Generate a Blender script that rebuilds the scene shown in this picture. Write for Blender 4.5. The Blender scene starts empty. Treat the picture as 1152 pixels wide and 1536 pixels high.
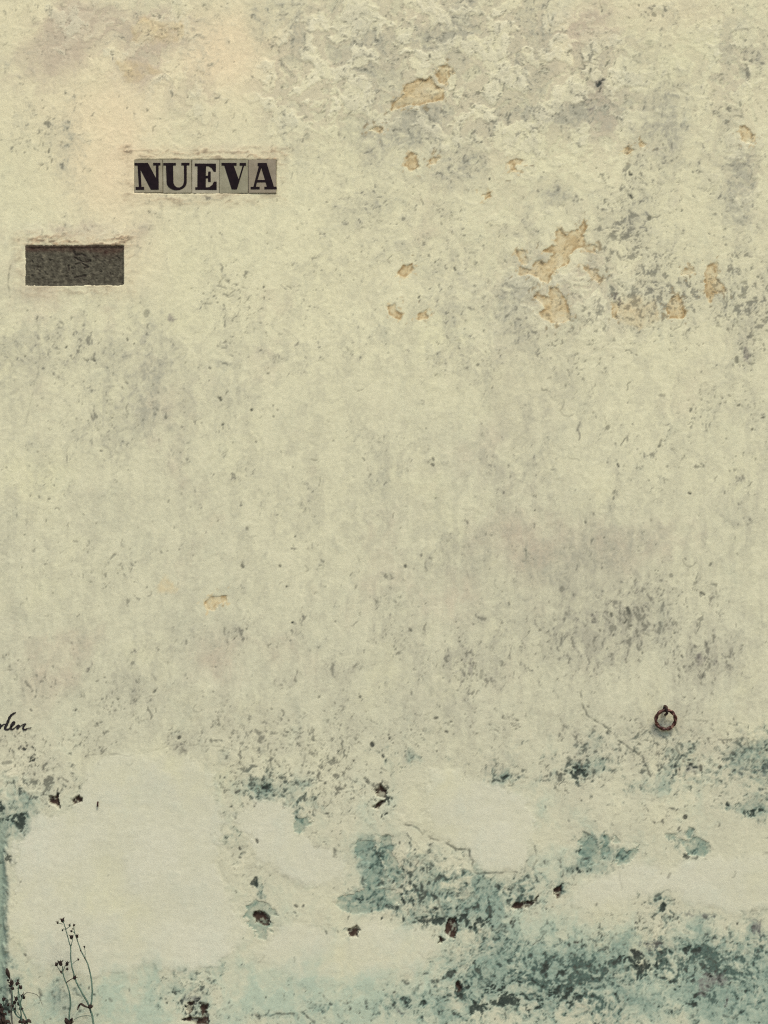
import bpy, bmesh, math, random
import numpy as np
from mathutils import Vector, Matrix, geometry

scene = bpy.context.scene
S = 0.0028                      # metres on the wall for one photograph pixel
Z0 = 0.30                       # height of the frame's lower edge above the pavement
PW, PH = 1152, 1536
CAM = Vector((0.25, -6.4, 1.65))

# ------------------------------------------------------------------ camera, sky, sun, exposure
def wall_xz(px, py):
    return (px - PW / 2) * S, Z0 + (PH - py) * S

cd = bpy.data.cameras.new('camera')
cam = bpy.data.objects.new('camera', cd)
scene.collection.objects.link(cam)
cam.location = CAM
cam.rotation_euler = (math.pi / 2, 0, 0)
cd.sensor_fit = 'VERTICAL'
cd.sensor_height = 36.0
cd.lens = 36.0 * (-CAM.y) / (PH * S)
cd.shift_x = (0 - CAM.x) / (PH * S)
cd.shift_y = (Z0 + PH * S / 2 - CAM.z) / (PH * S)
cd.clip_end = 2000
scene.camera = cam

SUN_EL, SUN_AZ = 58.0, 28.0     # degrees above the horizon; degrees to the right of the wall's normal
world = bpy.data.worlds.new('World')
scene.world = world
world.use_nodes = True
wn = world.node_tree.nodes
sky = wn.new('ShaderNodeTexSky')
sky.sky_type = 'NISHITA'
sky.sun_disc = False
sky.sun_elevation = math.radians(SUN_EL)
sky.sun_rotation = math.radians(180 - SUN_AZ)
sky.dust_density = 3.0
sky.air_density = 1.0
wn['Background'].inputs['Strength'].default_value = 0.12
world.node_tree.links.new(sky.outputs[0], wn['Background'].inputs[0])

sl = bpy.data.lights.new('sun', 'SUN')
sl.energy = 1.5
sl.angle = math.radians(14)
sl.color = (1.0, 0.93, 0.80)
sun = bpy.data.objects.new('sun', sl)
scene.collection.objects.link(sun)
el, az = math.radians(SUN_EL), math.radians(SUN_AZ)
to_sun = Vector((math.sin(az) * math.cos(el), -math.cos(az) * math.cos(el), math.sin(el)))
sun.rotation_euler = to_sun.to_track_quat('Z', 'Y').to_euler()
sun.location = to_sun * 20

vs = scene.view_settings
vs.view_transform = 'Standard'
vs.look = 'None'
vs.exposure = 0.64
vs.gamma = 1.0
vs.use_curve_mapping = False
scene.cycles.use_denoising = False
scene.cycles.filter_width = 1.15
scene.cycles.max_bounces = 5
scene.cycles.use_adaptive_sampling = False

C = scene.collection

# ------------------------------------------------------------------ small helpers
def lin(r, g, b, k=1.0):
    f = lambda c: ((c / 255 + 0.055) / 1.055) ** 2.4 if c > 10 else c / 255 / 12.92
    return (f(r) * k, f(g) * k, f(b) * k, 1.0)

def mesh_obj(name, verts, faces, mat=None, parent=None, smooth=False):
    me = bpy.data.meshes.new(name)
    me.from_pydata([tuple(v) for v in verts], [], faces)
    if smooth:
        me.polygons.foreach_set('use_smooth', np.ones(len(me.polygons), bool))
    if mat: me.materials.append(mat)
    o = bpy.data.objects.new(name, me)
    C.objects.link(o)
    if parent: o.parent = parent
    return o

def empty(name, loc, label, cat, group=None):
    o = bpy.data.objects.new(name, None)
    C.objects.link(o)
    o.location = loc
    o.empty_display_size = 0.05
    o['label'] = label
    o['category'] = cat
    if group: o['group'] = group
    return o

#FIELDS_BEGIN
# ------------------------------------------------------------------ fields: weathering and painted vignette masks, and relief of the wall, in photograph pixels
rng = np.random.default_rng(7)
F = np.float32
def axis(lo, hi, d0, d1, step, mid, growth=1.25):
    core = np.arange(d0, d1 + .1, step)
    def out(a, lim, s):
        r, st, w = [], mid, 0
        while abs(lim - a) > st * 1.3:
            a += s * st; r.append(a); w += st
            if w > 300: st *= growth
        r.append(lim)
        return r
    return np.array(out(d0, lo, -1)[::-1] + list(core) + out(d1, hi, 1), F)

STEP = 1.5
UA = axis(-1500, 2650, -24, PW + 24, STEP, 4.0)
VA = axis(-700, PH + Z0 / S + 4, -24, PH + 24, STEP, 4.0)
U, V = np.meshgrid(UA, VA)
iu0 = int(np.argmin(abs(UA + 24))); iv0 = int(np.argmin(abs(VA + 24)))
NU, NV = len(UA), len(VA)

_perm = np.random.default_rng(3).permutation(256).astype(np.int32)
_perm = np.concatenate([_perm, _perm, _perm])
_ga = np.linspace(0, 2 * np.pi, 256, endpoint=False)
_gx, _gy = np.cos(_ga).astype(F), np.sin(_ga).astype(F)
def gn(x, y, seed=0):
    x = x + F(seed * 37.17); y = y + F(seed * 11.93)
    fx, fy = np.floor(x), np.floor(y)
    xi, yi = fx.astype(np.int32) & 255, fy.astype(np.int32) & 255
    x = x - fx; y = y - fy
    a, b = _perm[xi], _perm[xi + 1]
    h00, h01, h10, h11 = _perm[a + yi], _perm[a + yi + 1], _perm[b + yi], _perm[b + yi + 1]
    wx = x * x * x * (x * (x * 6 - 15) + 10); wy = y * y * y * (y * (y * 6 - 15) + 10)
    x1, y1 = x - 1, y - 1
    n0 = _gx[h00] * x + _gy[h00] * y; n1 = _gx[h10] * x1 + _gy[h10] * y
    m0 = _gx[h01] * x + _gy[h01] * y1; m1 = _gx[h11] * x1 + _gy[h11] * y1
    p = n0 + wx * (n1 - n0); q = m0 + wx * (m1 - m0)
    return (p + wy * (q - p)) * F(1.5)
def fbm(x, y, octv, seed=0, gain=.5):
    r = 0; a = 1.0; t = 0
    for k in range(octv):
        r = r + F(a) * gn(x * F(2 ** k), y * F(2 ** k), seed + k * 5); t += a; a *= gain
    return r / F(t) * F(1.4)
def sst(a, b, x):
    t = np.clip((x - a) / (b - a), 0, 1)
    return t * t * (3 - 2 * t)
def blobs(lst, soft=1.0):
    r = np.zeros(U.shape, F)
    for (cu, cv, ru, rv, am) in lst:
        k = 2.2
        i0, i1 = np.searchsorted(UA, [cu - k * ru, cu + k * ru]); j0, j1 = np.searchsorted(VA, [cv - k * rv, cv + k * rv])
        if i1 <= i0 or j1 <= j0: continue
        du = (UA[i0:i1] - cu) / ru; dv = (VA[j0:j1] - cv) / rv
        r[j0:j1, i0:i1] += F(am) * np.exp(-(dv[:, None] ** 2 + du[None, :] ** 2) * 1.1)
    return r

# domain warps shared by everything with a ragged outline
wu = gn(U / 46, V / 46, 1) * 9 + gn(U / 13, V / 13, 2) * 4 + gn(U / 5, V / 5, 3) * 1.6
wv = gn(U / 46, V / 46, 4) * 9 + gn(U / 13, V / 13, 5) * 4 + gn(U / 5, V / 5, 6) * 1.6
n_big = fbm(U / 260, V / 330, 3, 10)
n_cloud = fbm((U + wu) / 95, (V + wv) / 110, 5, 20, .55)
n_rag = fbm((U + wu * 1.5) / 34, (V + wv * 1.5) / 38, 4, 30, .6)
n_fine = fbm(U / 7.5, V / 8.5, 3, 40, .6)
n_str = fbm(U / 11, V / 120, 4, 50, .6)           # rain streaks
n_fl = fbm((U + wu * 1.3) / 52, (V + wv * 1.3) / 44, 5, 60, .58)

def poly_mask(P, warp=.8, edge=.9, pad=16):
    """signed distance inside a ragged polygon -> (slices, mask 0..1, distance)"""
    P = np.array(P, F)
    i0, i1 = np.searchsorted(UA, [P[:, 0].min() - pad, P[:, 0].max() + pad])
    j0, j1 = np.searchsorted(VA, [P[:, 1].min() - pad, P[:, 1].max() + pad])
    sl = (slice(j0, j1), slice(i0, i1))
    x = U[sl] + wu[sl] * F(.25 * warp) + n_fine[sl] * F(2.4 * warp); y = V[sl] + wv[sl] * F(.25 * warp) + n_rag[sl] * F(2.0 * warp)
    d2 = np.full(x.shape, 1e9, F); ins = np.zeros(x.shape, bool)
    for k in range(len(P)):
        a, b = P[k], P[(k + 1) % len(P)]
        e = b - a; L = max(float(e @ e), 1e-6)
        t = np.clip(((x - a[0]) * e[0] + (y - a[1]) * e[1]) / L, 0, 1)
        d2 = np.minimum(d2, (x - a[0] - t * e[0]) ** 2 + (y - a[1] - t * e[1]) ** 2)
        c = (a[1] > y) != (b[1] > y)
        with np.errstate(divide='ignore', invalid='ignore'):
            xs = a[0] + (y - a[1]) * (e[0] / (e[1] if abs(e[1]) > 1e-6 else 1e-6))
        ins ^= c & (x < xs)
    d = np.sqrt(d2) * np.where(ins, 1, -1)
    return sl, sst(-edge, edge, d), d
def zp(x0, y0, f, pts):
    return [(x0 + a / f, y0 + b / f) for a, b in pts]
def line_dist(P, pad=14, warp=1.0):
    P = np.array(P, F)
    i0, i1 = np.searchsorted(UA, [P[:, 0].min() - pad, P[:, 0].max() + pad])
    j0, j1 = np.searchsorted(VA, [P[:, 1].min() - pad, P[:, 1].max() + pad])
    sl = (slice(j0, j1), slice(i0, i1))
    x = U[sl] + wu[sl] * F(.45 * warp); y = V[sl] + wv[sl] * F(.45 * warp)
    d2 = np.full(x.shape, 1e9, F)
    for a, b in zip(P[:-1], P[1:]):
        e = b - a; L = max(float(e @ e), 1e-6)
        t = np.clip(((x - a[0]) * e[0] + (y - a[1]) * e[1]) / L, 0, 1)
        d2 = np.minimum(d2, (x - a[0] - t * e[0]) ** 2 + (y - a[1] - t * e[1]) ** 2)
    return sl, np.sqrt(d2)

# --- traced shapes -------------------------------------------------------------------------------
zA = lambda p: zp(540, 80, 5.236, p)
zB = lambda p: zp(740, 320, 2.796, p)
zC = lambda p: zp(752, 0, 2.88, p)
OCHRE = [
 zA([(245,445),(260,385),(335,320),(350,240),(400,215),(460,195),(520,200),(550,165),(560,210),(590,250),(640,260),(655,330),(640,375),(560,390),(520,410),(470,420),(400,405),(350,425)]),
 zA([(590,170),(610,110),(680,95),(715,110),(710,180),(680,200),(650,240),(615,225)]),
 zA([(65,595),(110,565),(180,580),(185,610),(150,615),(110,605)]),
 zA([(355,880),(365,830),(400,775),(440,795),(450,840),(475,880),(440,900),(400,915)]),
 zA([(545,840),(580,805),(620,830),(600,865),(560,865)]),
 zB([(100,245),(110,220),(150,230),(180,195),(220,205),(250,165),(210,160),(240,135),(258,130),(262,75),(280,65),(305,90),(320,70),(355,60),(380,20),(390,60),(372,90),(390,130),(430,130),(430,160),(395,165),(380,145),(350,155),(320,180),(320,215),(270,225),(245,260),(235,295),(200,285),(165,265),(145,255),(115,260)]),
 zB([(95,155),(130,155),(150,190),(130,215),(110,195)]),
 zB([(370,215),(400,220),(430,250),(460,275),(445,295),(415,270),(390,245)]),
 zB([(170,345),(190,325),(205,345),(235,350),(240,315),(280,310),(300,350),(320,400),(320,450),(250,460),(210,440),(190,410),(215,400),(200,375),(180,360)]),
 zB([(495,370),(520,365),(532,400),(522,450),(503,440)]),
 zB([(735,375),(770,330),(790,360),(810,415),(800,440),(740,440),(725,410)]),
 zB([(880,330),(890,300),(890,235),(905,215),(940,200),(940,270),(965,300),(980,330),(920,340),(915,375),(895,370),(895,340)]),
 zB([(785,248),(815,222),(845,238),(822,252),(790,258)]),
 zC([(1022,545),(1055,543),(1088,580),(1070,612),(1040,605)]),
 zC([(523,635),(545,630),(570,650),(545,670),(526,662)]),
 zC([(593,615),(610,603),(630,620),(610,637)]),
 zC([(28,710),(60,688),(97,690),(85,712),(62,717),(72,748),(48,742)]),
 [(594,413),(604,399),(619,396),(621,405),(608,416)],
 [(582,458),(592,454),(594,465),(604,470),(602,479),(589,475)],
 [(627,473),(640,463),(644,477),(631,481)],
 [(721,292),(735,287),(737,295),(726,298)],
 [(309,906),(316,897),(340,894),(341,903),(330,908),(322,918),(311,916)],
]
OCHRE_FAINT = [
 [(235,882),(250,864),(266,882),(263,889),(237,889)],
 [(925,448),(950,440),(985,455),(990,478),(960,490),(930,480)],
 zp(0,0,2.88,[(560,110),(620,70),(700,90),(790,80),(800,120),(770,180),(690,190),(570,180)]),
 zp(0,0,2.88,[(500,270),(560,255),(640,280),(700,320),(640,330),(590,370),(540,350)]),
]
zD = lambda p: zp(200, 1336, 3.84, p)
zE = lambda p: zp(480, 1336, 3.388, p)
zG = lambda p: zp(300, 1136, 2.88, p)
zH = lambda p: zp(0, 1100, 2.88, p)
HOLES = [
 zD([(690,142),(715,122),(765,128),(792,172),(765,202),(738,190),(698,186)]),
 zE([(630,202),(650,148),(692,143),(708,190),(692,238),(638,216)]),
 zE([(598,257),(608,228),(634,240),(620,262)]),
 zE([(140,210),(180,172),(202,205),(192,242),(148,242)]),
 zE([(976,82),(985,58),(1040,62),(1112,24),(1096,62),(1060,87),(1000,92)]),
 zG([(755,130),(780,108),(806,135),(795,172),(768,166)]),
 zG([(743,218),(790,180),(802,190),(776,228)]),
 zp(600,1100,3.84,[(893,890),(925,862),(932,900),(910,955),(893,920)]),
 zD([(305,650),(345,640),(352,690),(320,712)]),
 zD([(385,655),(425,652),(432,772),(360,762),(268,748),(330,728),(400,730)]),
 zH([(205,262),(235,270),(255,262),(264,325),(240,312),(215,290)]),
 zH([(315,287),(345,273),(354,305),(320,312)]),
 [(683,1476),(690,1473),(692,1487),(685,1489)],
]
RECESS = [   # render fallen away to a damp grey-green undercoat
 zD([(648,105),(665,60),(700,50),(740,60),(790,80),(838,140),(790,150),(792,185),(742,258),(708,262),(680,210),(650,180)]),
 [(868,1265),(872,1252),(885,1253),(893,1270),(898,1288),(884,1297),(870,1285)],
 [(896,1270),(902,1252),(915,1250),(912,1275),(902,1292),(896,1288)],
 [(925,1285),(932,1272),(940,1285),(952,1265),(953,1282),(944,1296),(930,1296)],
 [(918,1262),(921,1250),(929,1250),(928,1264)],
 [(1023,1262),(1040,1255),(1055,1258),(1066,1268),(1064,1280),(1052,1288),(1030,1283)],
 [(1027,1250),(1034,1240),(1041,1250),(1036,1256)],
 [(997,1256),(1010,1254),(1020,1262),(1008,1266)],
 zG([(665,365),(690,350),(740,370),(770,430),(800,500),(790,560),(700,570),(740,480),(690,440)]),
 zG([(590,640),(620,605),(720,560),(790,570),(870,600),(850,650),(780,670),(700,680),(650,680)]),
 zG([(770,330),(815,345),(850,430),(870,520),(850,570),(800,470)]),
 zG([(400,320),(400,280),(430,255),(490,262),(470,300),(440,335)]),
 zG([(245,150),(270,120),(310,105),(300,150),(270,165)]),
]
REPAIR = [
 [(36,1218),(75,1222),(108,1218),(132,1150),(200,1132),(280,1137),(322,1160),(333,1240),(322,1300),(345,1340),(368,1400),(330,1450),(240,1452),(120,1462),(40,1440),(18,1400),(26,1290)],
 [(345,1225),(372,1212),(385,1197),(410,1200),(440,1215),(440,1250),(470,1272),(520,1285),(520,1312),(490,1322),(420,1318),(385,1295),(372,1250)],
 [(640,1150),(700,1168),(742,1172),(792,1200),(802,1262),(792,1302),(720,1308),(708,1288),(690,1272),(660,1258),(641,1225)],
 [(905,1312),(938,1298),(1000,1302),(1060,1290),(1180,1282),(1180,1365),(1080,1368),(1020,1345),(950,1345),(880,1372),(845,1358),(862,1340)],
 [(400,1402),(440,1385),(520,1410),(560,1385),(640,1392),(655,1420),(620,1460),(540,1480),(450,1470),(385,1440)],
]
CRACKS = [
 ([(870,1035),(872,1055),(880,1072),(905,1090),(925,1108),(945,1120),(965,1132),(968,1152),(972,1165)], .8),
 ([(600,1235),(625,1240),(645,1258),(660,1262),(682,1272),(700,1273),(708,1290),(706,1307),(716,1311),(745,1309),(775,1308)], 1.1),
 ([(1000,1085),(1040,1078),(1075,1080),(1100,1090),(1114,1104),(1106,1118),(1120,1130)], .45),
 ([(120,1130),(190,1136),(240,1122),(300,1116),(360,1126),(410,1118),(500,1108),(545,1104)], .35),
 ([(410,1120),(408,1150)], .7), ([(457,1125),(452,1160)], .4), ([(520,1130),(515,1170)], .6),
 ([(385,1524),(430,1521),(455,1518),(470,1532),(478,1545)], .9),
 ([(74,165),(72,195),(60,220)], .3), ([(55,478),(60,540),(48,600),(38,640)], .25), ([(20,385),(13,405),(11,420),(14,445)], .5),
 ([(1000,110),(1010,130),(1030,142)], .45), ([(560,168),(575,176)], .3), ([(880,1085),(900,1130),(905,1170)], .25),
 ([(990,1180),(985,1150),(1000,1120)], .35), ([(1080,1520),(1100,1528),(1118,1518)], .9), ([(930,1340),(928,1300)], .3),
 ([(700,790),(698,830),(705,870)], .25), ([(735,480),(738,560),(736,640)], .12), ([(640,1330),(660,1350),(665,1380)], .6),
 ([(805,1270),(808,1290),(800,1305)], .5), ([(430,875),(432,880)], .9),
 ([(35,1345),(60,1340),(85,1490)], .0),
]

# --- density maps, from the photograph -----------------------------------------------------------
D_grey = blobs([(40,110,60,60,.35),(100,230,26,60,.5),(20,150,40,60,.3),(450,60,30,60,.6),(520,50,90,60,.5),(560,120,60,50,.45),(640,170,60,30,.6),
 (700,60,80,60,.55),(800,90,50,70,.6),(830,172,60,14,.8),(890,130,35,70,.35),(960,170,80,60,.4),(1080,50,60,40,.35),(1140,90,15,30,.6),(1062,130,50,30,.45),
 (1010,200,40,60,.4),(1120,240,25,40,.6),(1110,300,30,60,.6),(960,320,60,50,.35),(830,292,22,22,.8),(570,230,40,40,.45),(600,200,60,20,.4),(690,260,50,30,.3),
 (900,440,160,60,.35),(770,430,30,90,.35),(1050,430,70,60,.4),(1120,520,22,50,.7),(1080,560,34,40,.55),(1130,620,20,40,.6),(130,560,110,80,.3),(250,590,100,70,.3),(330,610,40,40,.35),
 (250,470,50,40,.3),(560,420,60,40,.3),(780,610,60,110,.4),(850,720,60,60,.35),(950,800,80,30,.4),(880,860,90,60,.45),(800,930,90,80,.4),(960,910,90,60,.5),(700,1000,40,50,.6),
 (690,950,20,40,.5),(1050,980,50,60,.55),(890,970,70,50,.45),(620,1050,60,40,.5),(460,1000,80,60,.3),(360,930,15,60,.6),(120,960,50,30,.55),(60,1030,70,30,.3),(160,1050,60,40,.35),
 (270,1110,34,22,.6),(30,1130,30,30,.6),(700,840,40,40,.35),(560,740,60,60,.3),(430,1090,90,30,.35),(690,1145,40,30,.5),(755,1150,50,30,.5),(1000,1130,140,40,.35),(1100,760,50,60,.2),(890,1120,70,30,.2),
 (320,30,20,40,.3),(380,30,30,40,.5),(200,60,30,60,.3),(480,230,30,60,.35),(540,300,60,60,.2)])
D_pink = blobs([(110,30,48,38,.8),(80,90,60,40,.3),(292,140,34,40,.7),(250,25,40,30,.4),(870,40,40,36,.55),(905,170,30,50,.55),(880,120,30,40,.3),(40,80,60,30,.3),(180,20,60,40,.3),
 (240,60,40,30,.4),(205,105,40,24,.5),(730,100,60,40,.25),(950,50,50,40,.3),(760,600,60,100,.35),(130,460,60,40,.2),(60,440,50,40,.4),(220,370,30,60,.35),(110,345,90,14,.5),(310,222,110,10,.4),
 (850,800,200,60,.3),(640,900,200,120,.2),(230,600,60,60,.35),(80,1020,60,40,.35),(120,960,50,30,.3),(330,1000,60,60,.25)])
D_warm = blobs([(160,240,70,120,.8),(330,80,70,60,.9),(200,150,220,160,.35),(400,40,80,40,.3),(60,30,100,60,.2),(210,400,60,60,.35),(870,60,80,60,.2),(780,30,60,30,.3),(1000,20,80,30,.25)])
D_yell = blobs([(60,700,60,40,.5),(20,530,30,60,.5),(480,380,40,110,.4),(660,490,60,40,.45),(520,200,70,90,.35),(1070,70,50,30,.4),(820,220,80,60,.45),(820,400,40,30,.6),(640,330,80,60,.3),(1000,90,90,50,.3),(620,40,60,40,.2),
 (200,480,120,20,.4),(1140,250,20,40,.4)])
D_algae_shade = blobs([(15,1220,32,50,.8),(40,1240,12,28,.5),(400,1182,55,22,.55),(390,1190,16,14,.5),(460,1205,40,22,.5),(445,1235,14,16,.7),(352,1262,16,34,.5),(388,1330,16,28,.6),(560,1290,34,56,.75),(545,1350,34,20,.7),
 (612,1335,44,50,.6),(685,1340,55,50,.85),(725,1350,30,40,.5),(655,1380,60,18,.6),(755,1165,38,16,.5),(868,1160,20,16,.8),(905,1150,25,14,.5),(945,1180,40,18,.45),(1032,1152,32,26,.6),(1100,1140,40,36,.45),(1145,1150,18,60,.7),
 (1090,1210,18,9,.8),(1130,1216,28,13,.8),(880,1275,20,30,.7),(908,1270,14,26,.6),(936,1286,16,20,.6),(880,1304,30,8,.7),(986,1086,5,14,.45),(1000,1100,18,4,.4),(560,1130,200,25,.12),(1000,1110,160,30,.15),(1042,1270,26,18,.7),(1035,1247,9,9,.6),(1008,1260,12,7,.5),(780,1335,44,26,.7),(790,1352,22,10,.5),  # blobs left of and below the ring paint its shadow together with green stain
 (840,1330,9,16,.7),(980,1345,25,30,.45),(996,1360,14,24,.5),(1045,1372,34,14,.5),(1000,1430,150,44,.5),(965,1445,32,22,.6),(1040,1430,50,24,.6),(1070,1490,50,44,.55),(850,1455,70,44,.6),(910,1500,90,50,.6),(1135,1480,50,70,.6),
 (1135,1395,20,26,.6),(700,1480,46,38,.7),(765,1500,60,40,.8),(620,1512,60,26,.75),(745,1410,46,30,.55),(780,1445,70,40,.6),(650,1440,30,20,.35),(290,1505,26,26,.7),(240,1495,30,22,.6),(330,1460,12,26,.5),(272,1470,40,18,.3),
 (485,1512,16,12,.5),(90,1500,46,30,.3),(8,1500,16,44,.7),(20,1470,20,20,.4),(530,1400,12,14,.5),(530,1420,10,20,.3),(420,1524,60,8,.3),(1075,1175,60,20,.3),(600,1140,50,20,.2)])
D_wash = blobs([(150,1490,130,50,.4),(560,1500,150,60,.6),(400,1480,80,60,.35),(900,1440,220,80,.55),(1100,1480,120,90,.6),(560,1290,50,80,.4),(680,1350,80,60,.5),(780,1350,80,60,.4),(15,1220,30,60,.5),(60,1400,60,80,.15),
 (850,1290,60,50,.25),(390,1185,60,30,.25),(690,1000,50,80,.08),(880,1000,100,80,.06),(1000,1100,20,10,.5),(1030,1150,60,40,.2),(780,1420,120,60,.4),(450,1200,60,40,.2),(250,1500,60,40,.3)])  # blob under the ring paints its shadow along with the green stain
D_pur = blobs([(1055,1478,14,22,.9),(1080,1470,24,12,.7),(1090,1500,10,26,.6),(1045,1372,34,12,.7),(960,1430,24,14,.7),(980,1415,30,10,.6),(1135,1390,16,22,.8),(1110,1150,16,24,.5),(1145,1170,12,40,.6),(1050,985,10,16,.7),(1075,990,10,24,.4),(706,1003,8,20,.8),
 (690,955,10,12,.5),(1035,1155,18,14,.8),(290,1500,20,20,.8),(900,125,14,12,.9),(885,160,12,30,.5),(1120,530,8,24,.8),(925,450,14,14,.7),(255,475,16,14,.5),(895,925,16,20,.5),(870,920,10,14,.4),(30,1125,18,16,.6),(600,1515,24,12,.6),(1040,1430,40,14,.4)])
D_dark = blobs([(35,1130,26,26,.55),(12,1215,22,24,.5),(32,1232,8,22,.8),(10,1288,16,12,.7),(85,1195,14,12,.5),(390,1188,14,12,.7),(470,1185,30,20,.3),(380,1322,10,18,.7),(575,1205,16,24,.5),(640,1382,26,8,.7),(690,1380,40,10,.7),(720,1385,16,8,.6),(590,1380,30,8,.4),(540,1352,10,8,.5),
 (752,1170,14,14,.5),(866,1162,18,10,.9),(1035,1155,24,20,.5),(1148,1120,10,30,.4),(1092,1206,18,7,.7),(1130,1218,24,9,.8),(882,1306,24,5,.8),(1045,1287,14,4,.8),(1030,1284,5,6,.8),(995,1362,8,12,.9),(965,1447,24,16,1.0),(950,1430,16,8,.6),(1030,1428,26,10,.5),
 (690,1480,20,14,.6),(712,1512,14,8,.7),(738,1504,10,6,.6),(768,1500,18,7,.8),(790,1512,12,7,.7),(740,1520,30,8,.4),(760,1488,40,22,.45),(625,1512,30,14,.4),(290,1512,22,18,.7),(255,1500,10,14,.5),(10,1505,12,34,.8),(900,125,10,8,.5),(600,1350,14,24,.3),(830,1490,20,40,.3),(860,1500,14,14,.5),(1080,1470,20,6,.3),(445,1240,10,10,.5)])
D_speck = blobs([(820,980,150,90,.38),(990,960,130,110,.42),(300,1060,260,50,.34),(560,960,140,90,.25),(330,440,60,50,.55),(380,480,40,90,.5),(110,520,60,50,.6),(140,600,50,60,.6),(250,600,80,40,.5),(330,640,50,50,.7),(90,720,50,80,.4),(30,820,50,60,.4),(170,850,60,40,.5),(360,930,12,40,.9),(60,1020,60,30,.6),(160,1060,60,30,.9),(120,1110,80,20,.6),(290,1110,60,20,.6),
 (430,1100,90,30,.7),(480,1140,100,40,.7),(560,1060,80,40,.6),(640,1110,60,40,.5),(700,1010,30,50,.8),(740,1080,80,30,.4),(800,950,60,50,.35),(940,920,60,30,.8),(1000,880,50,40,.6),(1060,900,50,40,.4),(1050,980,40,40,.6),(900,1090,90,30,.6),(980,1140,110,40,.9),(1090,1110,60,50,.8),
 (900,480,120,60,.8),(1000,430,60,40,.9),(930,370,50,60,.9),(1090,440,50,80,.8),(1130,540,25,90,1.0),(1060,600,60,60,.6),(880,560,100,40,.4),(920,640,60,50,.4),(1010,700,60,50,.4),(1090,690,50,40,.5),(620,660,40,20,.4),(740,600,20,70,.3),(880,800,80,30,.3),(960,270,50,40,.6),(880,110,60,40,.5),
 (1130,90,20,40,.8),(1090,160,40,30,.5),(560,110,60,60,.4),(700,160,70,40,.5),(760,70,60,60,.4),(440,80,40,50,.5),(70,200,40,60,.4),(300,150,60,60,.3),(30,40,50,50,.3),(210,460,30,30,.5),(60,1180,60,30,.8),(30,1130,40,40,.8),(370,1180,60,40,.8),(470,1190,60,40,.8),(560,1200,60,40,.8),(360,1300,30,60,.7),
 (500,1290,60,20,.4),(400,1420,60,30,.1),(600,1340,80,60,.8),(700,1340,80,60,.8),(780,1350,50,40,.6),(880,1290,50,30,.5),(980,1360,60,40,.5),(1000,1440,180,60,.6),(850,1450,100,60,.6),(700,1480,110,50,.8),(280,1490,70,40,.7),(60,1500,70,30,.5),(480,1510,60,20,.4),(870,1160,60,30,.9),(760,1165,60,30,.8),(1040,1200,100,30,.5)])
D_flake = blobs([(560,80,140,90,.7),(760,110,110,90,.9),(900,150,60,80,.7),(640,150,60,50,.6),(480,120,60,80,.6),(240,40,50,40,.8),(110,40,60,50,.5),(210,100,50,30,.5),(290,150,50,50,.4),(860,430,120,60,.5),(1100,100,40,60,.6),(1120,260,30,60,.5),(420,140,40,60,.5),
 (360,1270,50,70,.5),(470,1200,80,40,.4),(600,1300,80,80,.6),(700,1350,80,60,.7),(880,1280,60,40,.4),(1050,1160,120,60,.5),(980,1450,180,70,.6),(720,1480,110,50,.7),(280,1490,60,40,.6),(30,1170,50,70,.6),(100,350,110,22,.5)])

# --- assemble -------------------------------------------------------------------------------------
rep = np.zeros(U.shape, F); rep_id = np.zeros(U.shape, np.int16)
for k, P in enumerate(REPAIR):
    sl_, m, d = poly_mask(P, 4.2, 8 if k not in (3, 4) else 12, 44)
    rep[sl_] = np.maximum(rep[sl_], m)
    rep_id[sl_] = np.where(d > 2, k + 1, rep_id[sl_])
och = np.zeros(U.shape, F); och_id = np.zeros(U.shape, np.int16); och_d = np.full(U.shape, -20, F)
for k, P in enumerate(OCHRE):
    sl_, m, d = poly_mask(P, 1.3, 1.3, 26)
    och[sl_] = np.maximum(och[sl_], m); och_d[sl_] = np.maximum(och_d[sl_], d)
    och_id[sl_] = np.where(m > .5, k + 1, och_id[sl_])
och_f = np.zeros(U.shape, F)
for P in OCHRE_FAINT:
    sl_, m, d = poly_mask(P, 2.2, 4); och_f[sl_] = np.maximum(och_f[sl_], m)
hol = np.zeros(U.shape, F); hol_id = np.zeros(U.shape, np.int16)
for k, P in enumerate(HOLES):
    sl_, m, d = poly_mask(P, 1.6, .9)
    hol[sl_] = np.maximum(hol[sl_], m); hol_id[sl_] = np.where(m > .5, k + 1, hol_id[sl_])
rec = np.zeros(U.shape, F); rec_id = np.zeros(U.shape, np.int16)
for k, P in enumerate(RECESS):
    sl_, m, d = poly_mask(P, 3.0, 1.4); rec[sl_] = np.maximum(rec[sl_], m)
    rec_id[sl_] = np.where(m > .5, k + 1, rec_id[sl_])
crk = np.zeros(U.shape, F)
for P, w in CRACKS:
    sl_, d = line_dist(P)
    vary = sst(-.75, .25, gn(U[sl_] / 9, V[sl_] / 9, 121) + .5 * gn(U[sl_] / 28, V[sl_] / 28, 122))
    crk[sl_] = np.maximum(crk[sl_], min(w * 1.25, 1) * vary * (1 - sst(.1 + w * .25, .9 + w * .8 + vary * .5, d + n_fine[sl_] * .9)))

keep = 1 - .92 * rep                                    # repairs are cleaner and smoother
low = sst(1060, 1200, V)                                # the damp zone of the wall
ang = np.clip(keep, 0, 1)

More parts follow.
